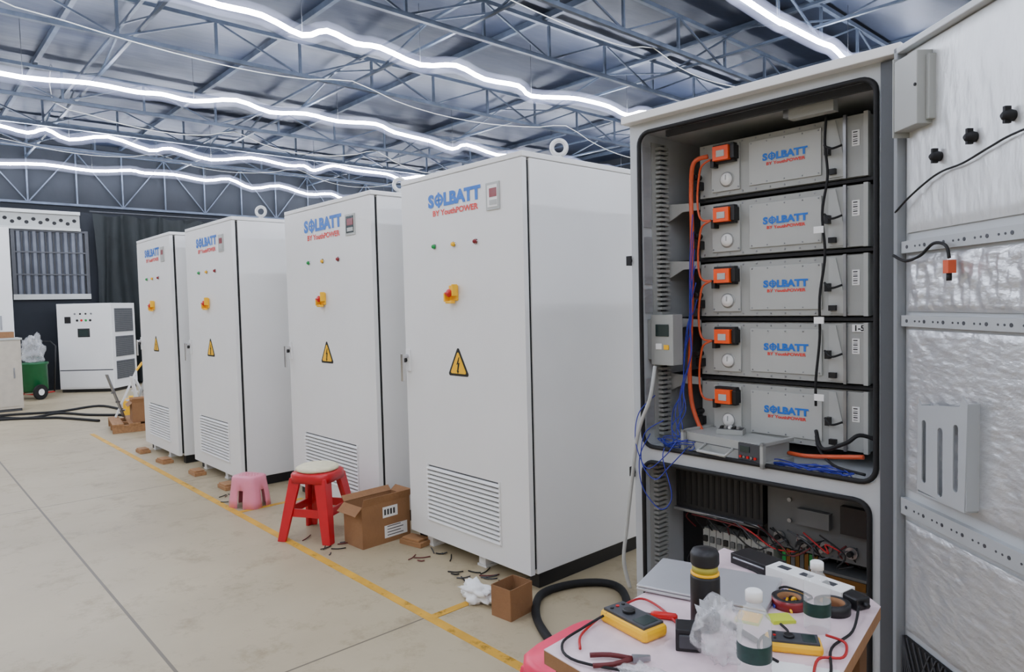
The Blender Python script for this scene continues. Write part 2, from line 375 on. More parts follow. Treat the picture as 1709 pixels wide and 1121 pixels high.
cabinet(-3.115,-.253,1.126,"tall white cabinet with lifting ring beside pink step stool",disp=GREYL,eyes=((-.08,.28),))
cabinet(-4.488,-.318,1.109,"tall white cabinet standing at the end by pallet",disp=GREYL,eyes=())
for x,y,rz in ((-1.02,.0,.2),(-3.25,-.32,0),(-3.95,-.33,0),(-4.7,-.39,.1),(-5.4,-.40,0)):
    o=tag(MB().box(-.09,.09,-.05,.05,0,.03,WOOD).box(-.07,.07,-.045,.04,.03,.045,WOOD).obj("wood_block",bevel=.003),"rough timber packing block lying by a cabinet foot","wood block","timber blocks"); o.location=(x,y,0); o.rotation_euler=(0,0,rz)

# ---------------------------------------------------------------- open battery rack
RX0,RX1=.664,1.71
rk=thing("battery_rack_cabinet","tall grey-white cabinet standing open with battery modules inside","cabinet",((RX0+RX1)/2,.45,0))
me=holed([(RX0,.06),(RX1,.06),(RX1,2.18),(RX0,2.18)],[rrect(.705,1.645,.835,2.145,.05),rrect(.705,1.625,.14,.785,.05)],.03)
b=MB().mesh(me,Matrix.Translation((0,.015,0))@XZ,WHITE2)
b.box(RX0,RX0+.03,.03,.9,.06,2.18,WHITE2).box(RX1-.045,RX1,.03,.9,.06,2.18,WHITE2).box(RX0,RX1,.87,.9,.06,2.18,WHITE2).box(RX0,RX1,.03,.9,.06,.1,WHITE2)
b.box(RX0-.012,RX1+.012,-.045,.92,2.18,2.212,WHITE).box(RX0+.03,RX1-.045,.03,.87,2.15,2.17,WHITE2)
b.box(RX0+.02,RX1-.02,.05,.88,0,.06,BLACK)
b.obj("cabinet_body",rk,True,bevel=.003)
MB().box(1.652,1.696,-.012,-.001,.08,2.175,POST).box(1.696,1.724,-.02,-.001,.08,2.175,BLACK).obj("door_post",rk,True,bevel=.003,label="hinge post with its shade painted darker grey")  # shade put into the post paint; black strip stands for the dark hinge gap
for pr in (rrect(.712,1.638,.842,2.138,.05),rrect(.712,1.618,.147,.778,.05)):
    MB().tube([(p[0],-.004,p[1]) for p in pr],.009,RUBBER,closed=True).obj("gasket",rk,True,label="black rubber door seal")
MB().box(.70,1.66,.03,.86,.80,.828,WHITE2).obj("shelf",rk,True)
for i in range(4):
    z=1.855-.245*i
    b=MB().box(.70,1.66,.225,.85,z-.001,z+.009,RUBBER).box(.70,1.66,.21,.225,z-.004,z+.006,RUBBER)
    b.prism([(.70,.205,z+.01),(.70,.205,z-.07),(.78,.205,z-.03),(.86,.205,z-.03),(.86,.205,z+.0)],(0,.008,0),GREYL)
    b.obj("shelf",rk,True)
b=MB().box(.695,.70,.10,.205,.86,2.12,GREYP)
for i in range(62): b.box(.70,.725,.125,.185,.87+i*.02,.881+i*.02,GREYP)
b.box(.70,.722,.15,.16,.87,2.11,DGREY); b.obj("cable_duct",rk,True,label="slotted grey wiring duct")
b=MB().box(.695,.70,.06,.17,.16,.76,GREYP)
for i in range(30): b.box(.70,.725,.08,.15,.17+i*.02,.181+i*.02,GREYP)
b.obj("cable_duct",rk,True,label="slotted grey wiring duct")
for z0,z1 in ((1.76,2.1),(1.52,1.72),(1.40,1.5),(.9,1.12)): MB().box(.694,.699,.035,.095,z0,z1,FOIL).obj("insulation_panel",rk,True,label="silver foil insulation")
b=MB().box(.72,.83,.05,.12,1.18,1.39,GREYP).box(.745,.81,.046,.05,1.30,1.35,SCREEN).box(.745,.775,.046,.05,1.245,1.27,PAPER).box(.785,.81,.046,.05,1.245,1.265,YEL)
b.box(.695,.72,.06,.11,1.2,1.37,GREYP)
b.obj("control_unit",rk,True,bevel=.003,label="small grey controller with lcd window")
MB().box(1.30,1.46,.10,.14,2.09,2.14,GREYP).box(1.28,1.30,.1,.14,2.1,2.15,STEEL).box(.8,1.62,.06,.075,2.12,2.145,DGREY).obj("bracket",rk,True)
for z in (.4,1.2,1.95): MB().cyl((1.712,-.032,z),(1.712,-.032,z+.09),.010,STEEL).obj("hinge",rk,True)
for z in (1.62,.72):
    MB().cyl((.655,-.01,z),(.655,.03,z),.012,RUBBER).box(.64,.664,-.008,.02,z-.02,z+.02,RUBBER).obj("latch",rk,True)
MB().box(.70,1.63,.30,.31,.14,.79,BLACK).obj("mounting_plate",rk,True)
b=MB().box(.76,1.16,.16,.29,.56,.765,BLACK)
for i in range(14): b.box(.77+i*.028,.782+i*.028,.157,.16,.58,.75,RUBBER)
b.box(.76,1.16,.14,.16,.55,.562,STEEL); b.obj("inverter_unit",rk,True,bevel=.003,label="black finned power unit")
b=MB().box(1.17,1.585,.18,.2,.49,.765,GREYD)
for x,z in ((1.19,.51),(1.19,.75),(1.57,.51),(1.57,.75),(1.38,.75),(1.38,.51),(1.26,.6),(1.26,.68)): b.cyl((x,.172,z),(x,.18,z),.008,STEEL,seg=10)
b.box(1.46,1.55,.15,.18,.6,.7,BLACK).box(1.30,1.42,.15,.18,.6,.66,GREYD)
for i in range(4): b.cyl((1.22+i*.09,.17,.53),(1.22+i*.09,.18,.53),.022,STEEL,seg=14).cyl((1.22+i*.09,.15,.53),(1.22+i*.09,.17,.53),.01,RUBBER,seg=10)
b.obj("terminal_panel",rk,True,label="grey terminal plate with round studs")
b=MB().box(.84,1.36,.28,.29,.425,.445,STEEL)
for i in range(10):
    x=.86+i*.032; b.box(x,x+.029,.21,.28,.39,.475,GREYP).box(x+.006,x+.023,.2,.21,.42,.445,GREYD if i%3 else BLACK)
for i in range(9):
    x=1.2+i*.018; b.box(x,x+.015,.235,.28,.4,.465,GREEN if i%6==0 else (COPPER if i%2 else GREYD))
b.obj("circuit_breaker_row",rk,True,label="white breakers and terminals on a rail")
MB().box(1.33,1.55,.18,.28,.30,.44,GREYD).box(1.34,1.54,.172,.18,.40,.43,COPPER).box(1.36,1.44,.17,.18,.32,.38,GREYP).obj("power_module",rk,True,label="silver metal power converter")
b=MB()
q=random.uniform
for i in range(18):
    x=.83+i*.04; m=(DRED,RUBBER,RUBBER,DGREY)[i%4]
    b.tube([(x,.20,.475),(x+q(-.03,.03),.17,.52),(x+q(-.08,.08),.18,.55)],.0032,m,seg=6,smooth=4)
    b.tube([(x,.20,.395),(x+q(-.04,.04),.15,.32),(x+q(-.08,.08),.2,.2)],.0032,(RUBBER,DRED,DGREY)[i%3],seg=6,smooth=4)
for i in range(10): b.tube([(.85+i*.06,.14,.545+.004*i),(.95+i*.06,.12,.53+q(-.03,.04)),(1.1+i*.04,.12,.50+q(-.04,.06)),(1.2+i*.035,.13,.5+.02*(i%3))],.003,(DRED,RUBBER,DGREY,REDC,RUBBER)[i%5],seg=6,smooth=4)
b.obj("wiring_loom",rk,True,label="thin red and black wires")
# --- opened door of the rack
mw=Matrix.Translation((RX1+.016,-.035,0))@Matrix.Rotation(math.radians(-40.5),4,'Z')
DW,ZB,ZT=1.02,.10,2.19
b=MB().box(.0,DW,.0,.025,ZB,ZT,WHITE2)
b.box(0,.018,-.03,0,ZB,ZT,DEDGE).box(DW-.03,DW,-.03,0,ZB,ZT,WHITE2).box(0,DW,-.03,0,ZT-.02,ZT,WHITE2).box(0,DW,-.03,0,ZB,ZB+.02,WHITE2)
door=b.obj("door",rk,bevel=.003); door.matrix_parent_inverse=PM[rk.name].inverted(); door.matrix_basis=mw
def dp(name,bb,label=None,bevel=0,fix=True): return bb.obj(name,door,bevel=bevel,label=label,fix=fix)
def foil_panel(x0,x1,z0,z1,m,amp,nx=40,nz=40,sx=1,sz=1,fn=.5):
    b=MB();V=[]
    for i in range(nx+1):
        row=[]
        for j in range(nz+1):
            x=x0+(x1-x0)*i/nx;z=z0+(z1-z0)*j/nz; e=min(1,min(i,nx-i,j,nz-j)/3)
            n=noise.noise(Vector((x*14*sx,z*14*sz,3)))+fn*noise.noise(Vector((x*40*sx,z*40*sz,7)))
            row.append(b.bm.verts.new((x,-.006-(.003+amp*(n+.6))*e,z)))
        V.append(row)
    for i in range(nx):
        for j in range(nz): b.face([V[i][j],V[i+1][j],V[i+1][j+1],V[i][j+1]],m,True)
    return b
dp("insulation_panel",foil_panel(.03,.98,1.635,2.165,FOIL2,.0018,110,60,2.0,.6,.5),"pale quilted insulation foil")
dp("insulation_panel",foil_panel(.03,.98,1.40,1.565,FOIL,.0055,120,34,2.6,.9,.7),"wrinkled silver insulation foil")
dp("insulation_panel",foil_panel(.03,.98,.86,1.345,FOIL,.0017,130,100,1.2,3.0,.6),"softly puckered silver insulation foil")
dp("insulation_panel",foil_panel(.03,.98,.42,.76,FOIL,.0017,100,60,1.2,2.6,.6),"softly puckered silver insulation foil")
for z0,z1 in ((1.575,1.61),(1.355,1.388),(.78,.83)):
    b=MB().box(.022,.99,-.018,0,z0,z1,RAIL)
    i=0; x=.05
    while x<.97:
        b.cyl((x,-.0192,(z0+z1)/2),(x,-.018,(z0+z1)/2),.0032 if i%3 else .0055,DGREY,seg=8); x+=.022 if i%3 else .04; i+=1
    dp("perforated_rail",b,"perforated grey stiffening rail")
b=MB().box(.03,.98,-.012,-.004,.13,.40,RUBBER)
for i in range(32):
    for s in (-1,1): b.beam((.03+i*.03,-.015,.13),(max(.03,min(.98,.03+i*.03+s*.13)),-.015,.40),.004,.004,DGREY)
dp("vent_grille",b,"black mesh ventilation grille")
b=MB().box(.045,.155,-.055,-.005,1.93,2.135,GREYP).box(.04,.045,-.058,-.0,1.915,2.145,GREYP).box(.155,.17,-.03,-.005,1.94,2.12,GREYP).cyl((.15,-.06,2.04),(.15,-.055,2.04),.005,RUBBER)
dp("junction_box",b,"plain grey metal box",bevel=.003)
RX90=Matrix.Rotation(math.pi/2,4,'X')
for x,z in [(.19,1.83),(.33,1.85),(.46,1.87)]:
    dp("lamp_socket",MB().lathe([(.013,0),(.015,.010),(.011,.024),(.005,.03)],(x,-.010,z),RUBBER,M=RX90).box(x-.004,x+.004,-.034,-.018,z-.018,z+.022,RUBBER),"black rear body of a panel lamp")
dp("door_wiring",MB().tube([(.01,-.03,1.70),(.08,-.03,1.735),(.16,-.024,1.77),(.22,-.022,1.785),(.3,-.022,1.79),(.4,-.022,1.81),(.5,-.022,1.825),(.8,-.022,1.84)],.003,RUBBER,smooth=5),"thin black cable")
b=MB().tube([(.01,-.035,1.57),(.07,-.035,1.55),(.14,-.035,1.56),(.2,-.035,1.59),(.26,-.04,1.58),(.275,-.04,1.545)],.0045,RUBBER,smooth=5)
b.box(.264,.286,-.05,-.028,1.505,1.54,ORCAB).cyl((.275,-.04,1.485),(.275,-.04,1.505),.007,RUBBER)
dp("connector",b,"orange plug hanging on a black lead")
me=holed([(.15,.89),(.35,.88),(.36,1.165),(.34,1.185),(.33,1.155),(.165,1.135),(.155,1.155)],[rrect(.17,.19,.915,1.095,.01),rrect(.24,.262,.895,1.085,.011),rrect(.305,.325,.925,1.105,.01)],.004)
b=MB().mesh(me,Matrix.Translation((0,-.045,0))@XZ,RAIL).box(.15,.35,-.045,-.01,.879,.884,RAIL).box(.149,.152,-.045,-.01,.885,1.135,RAIL).box(.352,.355,-.045,-.01,.885,1.165,RAIL)
dp("document_pocket",b,"grey slotted metal pocket")

# --- modules
def module():
    e=thing("battery_module","grey metal battery module with orange connector seated in the rack","battery",(.86,.215,1.868),0,"battery modules in the rack")
    W,H=.675,.222
    b=MB().box(.01,W-.01,.014,.55,.0,H,GREYP).box(-.0,W,.0,.014,.002,H-.004,GREYP)
    for i in range(12): b.cyl((.02+i*.058,-.003,H-.013),(.02+i*.058,0,H-.013),.004,STEEL,seg=8).cyl((.02+i*.058,-.003,.012),(.02+i*.058,0,.012),.004,STEEL,seg=8)
    b.obj("housing",e,bevel=.002)
    b=MB().box(.225,.51,-.006,0,.026,H-.026,GREYL)
    for x in (.235,.30,.37,.44,.50):
        for z in (.034,H-.034): b.cyl((x,-.009,z),(x,-.006,z),.003,STEEL,seg=8)
    fp=b.obj("cover_plate",e,bevel=.002); logo(fp,.372,-.008,.112,.178)
    b=MB().box(.06,.185,-.008,0,.02,.205,GREYL)
    for x,z in ((.066,.03),(.179,.03),(.066,.195),(.179,.195)): b.cyl((x,-.011,z),(x,-.008,z),.004,STEEL,seg=8)
    b.box(.082,.176,-.035,-.008,.130,.204,BLACK).box(.094,.164,-.058,-.035,.137,.194,ORANGE).box(.112,.148,-.061,-.058,.150,.176,GREYL).box(.076,.092,-.045,-.008,.115,.15,BLACK)
    b.box(.166,.184,-.048,-.008,.14,.192,BLACK)
    b.obj("power_connector",e,bevel=.004,label="orange and black power plug")
    MB().lathe([(.030,0,PAPER),(.030,.004,PAPER),(.025,.006,GREYP),(.024,.010,PAPER),(.004,.012,PAPER)],(.13,-.008,.065),PAPER,M=RX90).box(.128,.132,-.022,-.018,.062,.082,GREYL).obj("round_vent",e,label="round white pressure vent")
    MB().box(-.012,.02,-.03,0,.035,.07,BLACK).cyl((0,-.045,.09),(0,0,.09),.012,BLACK).obj("side_connector",e,bevel=.003,label="black plug")
    b=MB().prism([(.535,-.004,H-.01),(.56,-.004,H-.01),(.60,-.004,.03),(.60,-.004,.01),(.535,-.004,.01)],(0,.004,0),GREYL)
    b.box(.53,.545,-.03,0,.09,.12,BLACK).box(.54,.565,-.02,0,.02,.04,BLACK).box(.59,.60,-.012,0,.0,H,STEEL).box(.66,.675,-.012,.01,.0,H,GREYL)
    b.obj("mounting_bracket",e)
    b=MB().box(.617,.643,-.002,0,.11,.165,PAPER)
    for i in range(6): b.box(.621,.636,-.003,-.002,.116+i*.008,.118+i*.008+.002*(i%2),LBL)
    b.obj("label",e,label="white barcode sticker")
    return e
m0=module()
for i in range(1,5): dup(m0,(0,0,-.245*i))
T,t0,t1=text_mesh("1-5",.028,.001)
MB().box(1.478,1.53,.2105,.212,1.322,1.348,PAPER).mesh(T,Matrix.Translation((1.484,.210,1.326))@XZ,RUBBER).obj("label",rk,True,label="white tag reading 1-5")

def cable(pts,r,m,label,group=None,name="cable",sm=6):
    return tag(MB().tube(pts,r,m,seg=8,smooth=sm).obj(name),label,"cable",group)
cable([(.93,.165,2.03),(.872,.15,2.01),(.852,.16,1.9),(.857,.155,1.75),(.852,.16,1.6),(.848,.16,1.45),(.842,.16,1.3),(.838,.155,1.15),(.85,.15,1.02),(.89,.14,.93),(.93,.13,.885)],.0095,ORCAB,"thick orange power cable running down beside the modules")
for i in range(4):
    z=1.98-.245*i
    cable([(.94,.165,z+.035),(.90,.165,z+.015),(.882,.172,z-.03),(.872,.175,z-.1),(.878,.172,z-.17),(.90,.165,z-.205),(.94,.165,z-.21)],.0045,ORCAB,"short orange link cable between two battery modules","orange link cables")
for i in range(6):
    o=i*.006
    cable([(.872+o*.5,.14,1.80-.07*i),(.862+q(-.01,.01),.12+o,1.6-.04*i),(.855+q(-.012,.012),.13,1.35),(.85+q(-.015,.02),.12,1.22),(.84+q(-.02,.03),.11,1.08),(.82+q(-.03,.05),.09,.99),(.82+q(-.03,.05),.07,.91),(.80+o*5,.05,.845)],.0022,BLUEC,"thin blue signal cable running down inside the rack","blue signal cables")
pts=[(1.41,.17,2.14),(1.405,.16,2.0),(1.41,.17,1.88),(1.395,.16,1.75),(1.40,.17,1.6),(1.385,.16,1.45),(1.38,.17,1.3),(1.37,.16,1.15),(1.365,.17,1.05)]
b=MB().tube(pts,.005,RUBBER,smooth=6)
for z in (1.69,1.365,1.085): b.box(1.37,1.405,.145,.15,z-.012,z+.012,PAPER)
tag(b.obj("cable"),"black communication cable with white tags across the modules","cable")
for i in range(5):
    z=1.96-.245*i
    cable([(1.40,.165,z+.03),(1.43,.15,z+.01),(1.46,.17,z+.02)],.004,RUBBER,"short black lead plugged into a battery module","short black leads")
cable([(1.28,.13,.87),(1.36,.1,.875),(1.45,.1,.885),(1.56,.1,.90)],.008,ORCAB,"orange power cable lying across the shelf")
cable([(1.37,.16,.96),(1.42,.1,.91),(1.5,.1,.94),(1.54,.12,.97),(1.6,.15,.95)],.007,RUBBER,"thick black cable curling above the shelf")
cable([(1.37,.16,.94),(1.40,.12,.90),(1.47,.08,.86),(1.58,.06,.85)],.005,RUBBER,"black cable resting on the shelf")
def tangle(c,rx,ry,rz,n,r,m,label,loops=2):
    pts=[]
    for i in range(n):
        a=i*loops*2*math.pi/n*3
        pts.append((c[0]+rx*math.cos(a)*random.uniform(.5,1),c[1]+ry*math.sin(a)*random.uniform(.5,1),c[2]+rz*random.uniform(0,1)))
    return cable(pts,r,m,label,sm=5)
tangle((1.40,.055,.834),.16,.045,.02,56,.0024,BLUEC,"coiled thin blue cable lying on the rack shelf")
tangle((.85,.04,.836),.10,.03,.05,30,.0020,BLUEC,"tangled blue cable lying by the rack edge")
cable([(.76,-.02,.9),(.72,-.04,.8),(.74,-.05,.68),(.82,-.04,.60),(.87,-.03,.66),(.83,-.03,.80),(.83,-.02,.85)],.0022,BLUEC,"loop of thin blue cable hanging over the shelf edge","hanging blue cables")
cable([(.82,-.01,.96),(.74,-.03,.90),(.73,-.04,.78),(.80,-.045,.72),(.86,-.03,.78),(.92,-.01,.85)],.0022,BLUEC,"loop of thin blue cable hanging over the shelf edge","hanging blue cables")
cable([(.78,-.01,1.06),(.71,-.03,.98),(.70,-.04,.86),(.76,-.045,.76),(.84,-.03,.82),(.88,-.01,.88)],.0022,BLUEC,"loop of thin blue cable hanging over the shelf edge","hanging blue cables")
cable([(.775,.0,1.18),(.77,-.03,1.05),(.71,-.035,.9),(.672,-.035,.68),(.645,-.04,.48),(.635,-.05,.34),(.65,-.03,.22)],.008,GREYL,"grey-white flexible conduit hanging down the rack edge",name="conduit")
e=thing("power_supply","silver bench instrument lying on the rack shelf","instrument",(1.10,.10,.83),math.radians(-8))
MB().box(-.20,.16,-.08,.08,.012,.085,GREYP).box(-.2,.16,-.081,-.08,.05,.053,DGREY).obj("housing",e,bevel=.004)
b=MB().box(.06,.16,-.09,-.08,.016,.082,DGREY)
for i in range(5): b.cyl((.072+i*.016,-.096,.032),(.072+i*.016,-.09,.032),.005,STEEL if i%2 else RED,seg=8)
b.box(.07,.11,-.093,-.09,.05,.072,SCREEN); b.obj("front_panel",e)
for x in (.16,-.215): MB().box(x,x+.015,-.1,.09,.0,.022,GREYP).box(x,x+.015,-.1,-.08,.0,.095,GREYP).box(x,x+.015,-.1,.09,.08,.095,GREYP).obj("bumper",e,bevel=.003)
MB().tube([(-.1,-.085,.05),(-.1,-.13,.03),(.03,-.13,.03),(.03,-.085,.05)],.006,GREYL).obj("carry_handle",e)
b=MB().box(-.05,.05,-.03,.03,0,.02,GREYP).box(-.045,.045,-.025,.025,.02,.022,DGREY)
for i in range(5): b.box(-.04+i*.016,-.03+i*.016,-.02,.01,.022,.030,(BLACK,STEEL,PAPER)[i%3])
o=tag(b.obj("circuit_board"),"small open electronics board lying on the bench instrument","electronics"); o.location=(1.05,.12,.916); o.rotation_euler=(0,0,.3)

# ---------------------------------------------------------------- work table
TZ=.75
tb=thing("work_table","small particleboard work table covered with pinkish white film","table",(1.72,-1.05,0))
A=[(1.512,-1.395),(1.462,-.63),(1.87,-.685),(1.91,-.72),(2.03,-1.44)]
MB().prism([(x,y,TZ-.002) for x,y in A],(0,0,-.028),CARD).obj("board_core",tb,True)
TOPM=mat("table_film",(222,200,204),.4,0,.16,10,.15,12)
MB().prism([(x,y,TZ) for x,y in A],(0,0,-.002),TOPM).obj("table_top",tb,True)
for x,y in ((1.55,-1.36),(1.5,-.68),(1.86,-.74),(1.96,-1.38)):
    MB().box(x-.02,x+.02,y-.02,y+.02,0,TZ-.03,CARDD).obj("leg",tb,True)
e=thing("laptop","closed silver laptop lying on the work table","laptop",(1.585,-.90,TZ),math.radians(17))
MB().box(-.15,.15,-.10,.10,.003,.012,LAPT).obj("base",e,bevel=.004); MB().box(-.15,.15,-.10,.10,.0125,.018,LAPT).obj("lid",e,bevel=.003)
e=thing("thermos_flask","black insulated flask with olive-yellow ring on the work table","bottle",(1.69,-1.085,TZ))
MB().lathe([(.028,0),(.031,.004),(.031,.112),(.029,.118)],(0,0,0),BLACK).obj("body",e)
MB().lathe([(.030,.118),(.030,.122),(.026,.124)],(0,0,0),YEL).lathe([(.027,.124),(.027,.138),(.026,.138)],(0,0,0),OLIVE).obj("ring",e,label="olive-yellow ring")
MB().lathe([(.028,.138),(.030,.142),(.030,.162),(.026,.170),(.01,.172)],(0,0,0),BLACK).obj("lid",e)
def bottle(x,y,s,label):
    e=thing("water_bottle",label,"bottle",(x,y,TZ),0,"water bottles on the table")
    pr=[(.024,0),(.029,.006),(.029,.02),(.027,.026),(.029,.032),(.029,.075),(.0275,.08),(.029,.085),(.029,.10),(.027,.112),(.018,.128),(.0125,.134),(.0125,.144)]
    MB().lathe([(r*s,z*s) for r,z in pr],(0,0,0),CLEAR).obj("body",e)
    b=MB()
    n=20; V=[[b.bm.verts.new((.0297*s*math.cos(a),.0297*s*math.sin(a),z*s)) for z in (.040,.070)] for a in [math.radians(-150+240*i/n) for i in range(n+1)]]
    for i in range(n): b.face([V[i][0],V[i+1][0],V[i+1][1],V[i][1]],WATER,True)
    b.obj("label_band",e,label="dark green printed label")
    MB().lathe([(.0145*s,.142*s),(.0145*s,.158*s),(.012*s,.160*s)],(0,0,0),PAPER).obj("cap",e,label="white screw cap")
bottle(1.865,-1.20,1.05,"clear water bottle with white cap and green label by meter")
bottle(1.86,-.93,.92,"clear water bottle with white cap beside tape roll")
def meter(x,y,rz,label,s=1):
    e=thing("multimeter",label,"multimeter",(x,y,TZ),rz,"multimeters on the table")
    b=MB().box(-.085*s,.085*s,-.042*s,.042*s,0,.032*s,YEL); b.obj("holster",e,bevel=.01*s)
    b=MB().box(-.075*s,.075*s,-.034*s,.034*s,.030*s,.038*s,DGREY).box(.025*s,.066*s,-.026*s,.026*s,.038*s,.039*s,SCREEN)
    b.lathe([(.017*s,0),(.017*s,.007*s),(.012*s,.009*s)],(-.015*s,0,.038*s),BLACK,seg=16)
    for i in range(3): b.cyl((-.058*s,(-.02+i*.02)*s,.038*s),(-.058*s,(-.02+i*.02)*s,.041*s),.005*s,RED if i==1 else BLACK,seg=10)
    b.obj("face",e,bevel=.002)
meter(1.582,-1.195,math.radians(-8),"yellow digital multimeter lying near the table edge",.82)
meter(1.862,-1.04,math.radians(32),"yellow digital multimeter lying behind a water bottle",.62)
for x,y,m,lab in ((1.845,-.82,BLACK,"roll of black tape lying on the work table"),(1.765,-.86,DARKRED,"flat roll of tape with paper core on the table")):
    b=MB(); n=28; R0,R1,h=.038,.026,.022
    V=[[b.bm.verts.new((r*math.cos(2*math.pi*i/n),r*math.sin(2*math.pi*i/n),z)) for r,z in ((R0,0),(R0,h),(R1,h),(R1,0))] for i in range(n)]
    for i in range(n):
        for k in range(4): b.face([V[i][k],V[(i+1)%n][k],V[(i+1)%n][(k+1)%4],V[i][(k+1)%4]],(m,BLACK,CARD,m)[k],True)
    o=tag(b.obj("tape_roll"),lab,"tape"); o.location=(x,y,TZ)
def simple(name,label,cat,b,loc,rz=0,bevel=.004,rot=None,group=None):
    o=tag(b.obj(name,bevel=bevel),label,cat,group); o.location=loc; o.rotation_euler=rot or (0,0,rz); return o
simple("power_adapter","black power adapter brick with lead on the work table","charger",MB().box(-.035,.035,-.02,.02,0,.028,BLACK).cyl((.035,0,.015),(.05,0,.015),.006,BLACK),(1.86,-.755,TZ),-.4)
simple("power_adapter","small square black charger beside the yellow multimeter","charger",MB().box(-.025,.025,-.025,.025,0,.045,BLACK).box(-.018,.018,-.03,-.025,.008,.036,DGREY),(1.71,-1.18,TZ),.6)
simple("tool_pouch","black zipped tool pouch at the back of the table","pouch",MB().box(-.06,.06,-.035,.035,0,.028,BLACK).tube([(-.05,-.036,.018),(.05,-.036,.018)],.003,STEEL,seg=6),(1.60,-.695,TZ),-.2,bevel=.012)
simple("power_strip","white rounded power strip at the back of the table","power strip",MB().box(-.10,.10,-.028,.028,0,.03,PAPER).box(-.08,-.05,-.01,.01,.03,.031,DGREY).box(-.02,.01,-.01,.01,.03,.031,DGREY).box(.04,.07,-.01,.01,.03,.031,DGREY),(1.752,-.735,TZ),-.15,bevel=.01)
simple("sticky_note","yellow-green sticky note pad on the work table","paper",MB().box(-.025,.025,-.025,.025,0,.006,LIME).box(-.024,.024,-.024,.024,.006,.007,YEL),(1.735,-.985,TZ),.3,bevel=0)
simple("sticky_note","yellow-green sticky note pad on the work table","paper",MB().box(-.025,.025,-.02,.02,0,.006,LIME).box(-.024,.024,-.019,.019,.006,.007,LIME),(1.785,-.94,TZ),.9,bevel=0)
simple("paper_sheet","white folded paper sheet near the water bottle","paper",MB().box(-.06,.06,-.045,.045,0,.002,PAPER).box(-.06,0,-.045,.045,.002,.0035,PAPER),(1.93,-1.13,TZ),.5,bevel=0)
simple("screwdriver","small screwdriver with red handle lying on the table","screwdriver",MB().lathe([(.004,0),(.008,.004),(.008,.05),(.005,.058)],(0,0,.008),RED,seg=10,M=RX90).cyl((0,-.058,.008),(0,-.13,.008),.002,STEEL,seg=8),(1.63,-1.10,TZ),-1.1,bevel=0)
simple("screwdriver","slim screwdriver with black and yellow handle on the table","screwdriver",MB().lathe([(.004,0),(.007,.004,YEL),(.007,.045,BLACK),(.005,.05)],(0,0,.008),YEL,seg=10,M=RX90).cyl((0,-.05,.008),(0,-.12,.008),.002,STEEL,seg=8),(1.73,-.81,TZ),.9,bevel=0)
simple("marker_pen","black marker pen lying among the table clutter","pen",MB().cyl((0,0,.007),(0,.08,.007),.006,BLACK,seg=10).cyl((0,.08,.007),(0,.12,.007),.007,PAPER,seg=10),(1.80,-1.075,TZ),1.2,bevel=0)
simple("wire_cutter","small pliers with dark red handles lying on the table","pliers",MB().tube([(-.02,-.08,.008),(-.018,-.04,.008),(0,0,.008)],.005,DRED,smooth=3).tube([(.02,-.08,.008),(.018,-.04,.008),(0,0,.008)],.005,DRED,smooth=3).prism([(-.008,0,.003),(.008,0,.003),(.003,.035,.003),(-.003,.035,.003)],(0,0,.01),STEEL),(1.67,-1.31,TZ),-.7,bevel=0)
def crumple(name,label,cat,loc,sx,sy,sz,m,seed,sub=4):
    b=MB(); bmesh.ops.create_icosphere(b.bm,subdivisions=sub,radius=1); b.mi(m)
    for v in b.bm.verts:
        d=v.co.normalized(); n=noise.noise(d*2.2+Vector((seed,0,0)))*.55+noise.noise(d*6+Vector((0,seed,0)))*.3+abs(noise.noise(d*13))*.16
        r=1+n; v.co=Vector((d.x*r*sx,d.y*r*sy,max(0,(d.z*r+.8))*sz))
    for f in b.bm.faces: f.smooth=True; 
    o=tag(b.obj(name),label,cat); o.location=loc; return o
crumple("plastic_bag","crumpled clear plastic bag standing on the work table","bag",(1.775,-1.175,TZ),.045,.040,.058,BAGM,2.3)
crumple("plastic_packaging","crumpled clear packaging film lying on the table","packaging",(1.74,-1.36,TZ),.05,.03,.015,BAGM,7.3)
for pts,m,lab in (
 ([(1.53,-1.22,.772),(1.51,-1.12,.757),(1.50,-1.18,.755),(1.53,-1.3,.756),(1.57,-1.35,.756)],REDC,"red test lead curling over the table"),
 ([(1.53,-1.19,.772),(1.51,-1.08,.757),(1.56,-1.08,.757),(1.64,-1.12,.757),(1.70,-1.16,.757)],REDC,"red test lead running across the table"),
 ([(1.53,-1.23,.772),(1.515,-1.28,.757),(1.53,-1.36,.756),(1.60,-1.39,.756),(1.75,-1.32,.757)],RUBBER,"black test lead curling over the table"),
 ([(1.89,-.79,.765),(1.92,-.9,.757),(1.92,-1.0,.757),(1.96,-1.1,.757),(1.97,-1.2,.757)],RUBBER,"black charger lead along the table edge"),
 ([(1.90,-.98,.77),(1.93,-.96,.757),(1.95,-1.02,.757),(1.92,-1.06,.757),(1.955,-1.16,.757)],REDC,"red test lead beside the second meter"),
 ([(1.60,-.75,.765),(1.66,-.77,.757),(1.73,-.88,.757),(1.79,-.80,.757),(1.72,-.78,.757),(1.71,-.82,.757)],RUBBER,"black lead coiled behind the laptop"),
 ([(1.72,-.80,.756),(1.75,-.83,.757),(1.73,-.86,.756),(1.75,-.90,.756)],BLUEC,"thin blue jumper lead among the table clutter"),
 ([(1.80,-.97,.756),(1.83,-1.0,.757),(1.80,-1.04,.756),(1.82,-1.1,.756),(1.87,-1.12,.756)],RUBBER,"thin black jumper lead among the table clutter"),
 ([(1.73,-.79,.756),(1.77,-.80,.757),(1.75,-.84,.756),(1.79,-.90,.756)],YEL,"thin yellow jumper lead among the table clutter")):
    cable(pts,.0028,m,lab)
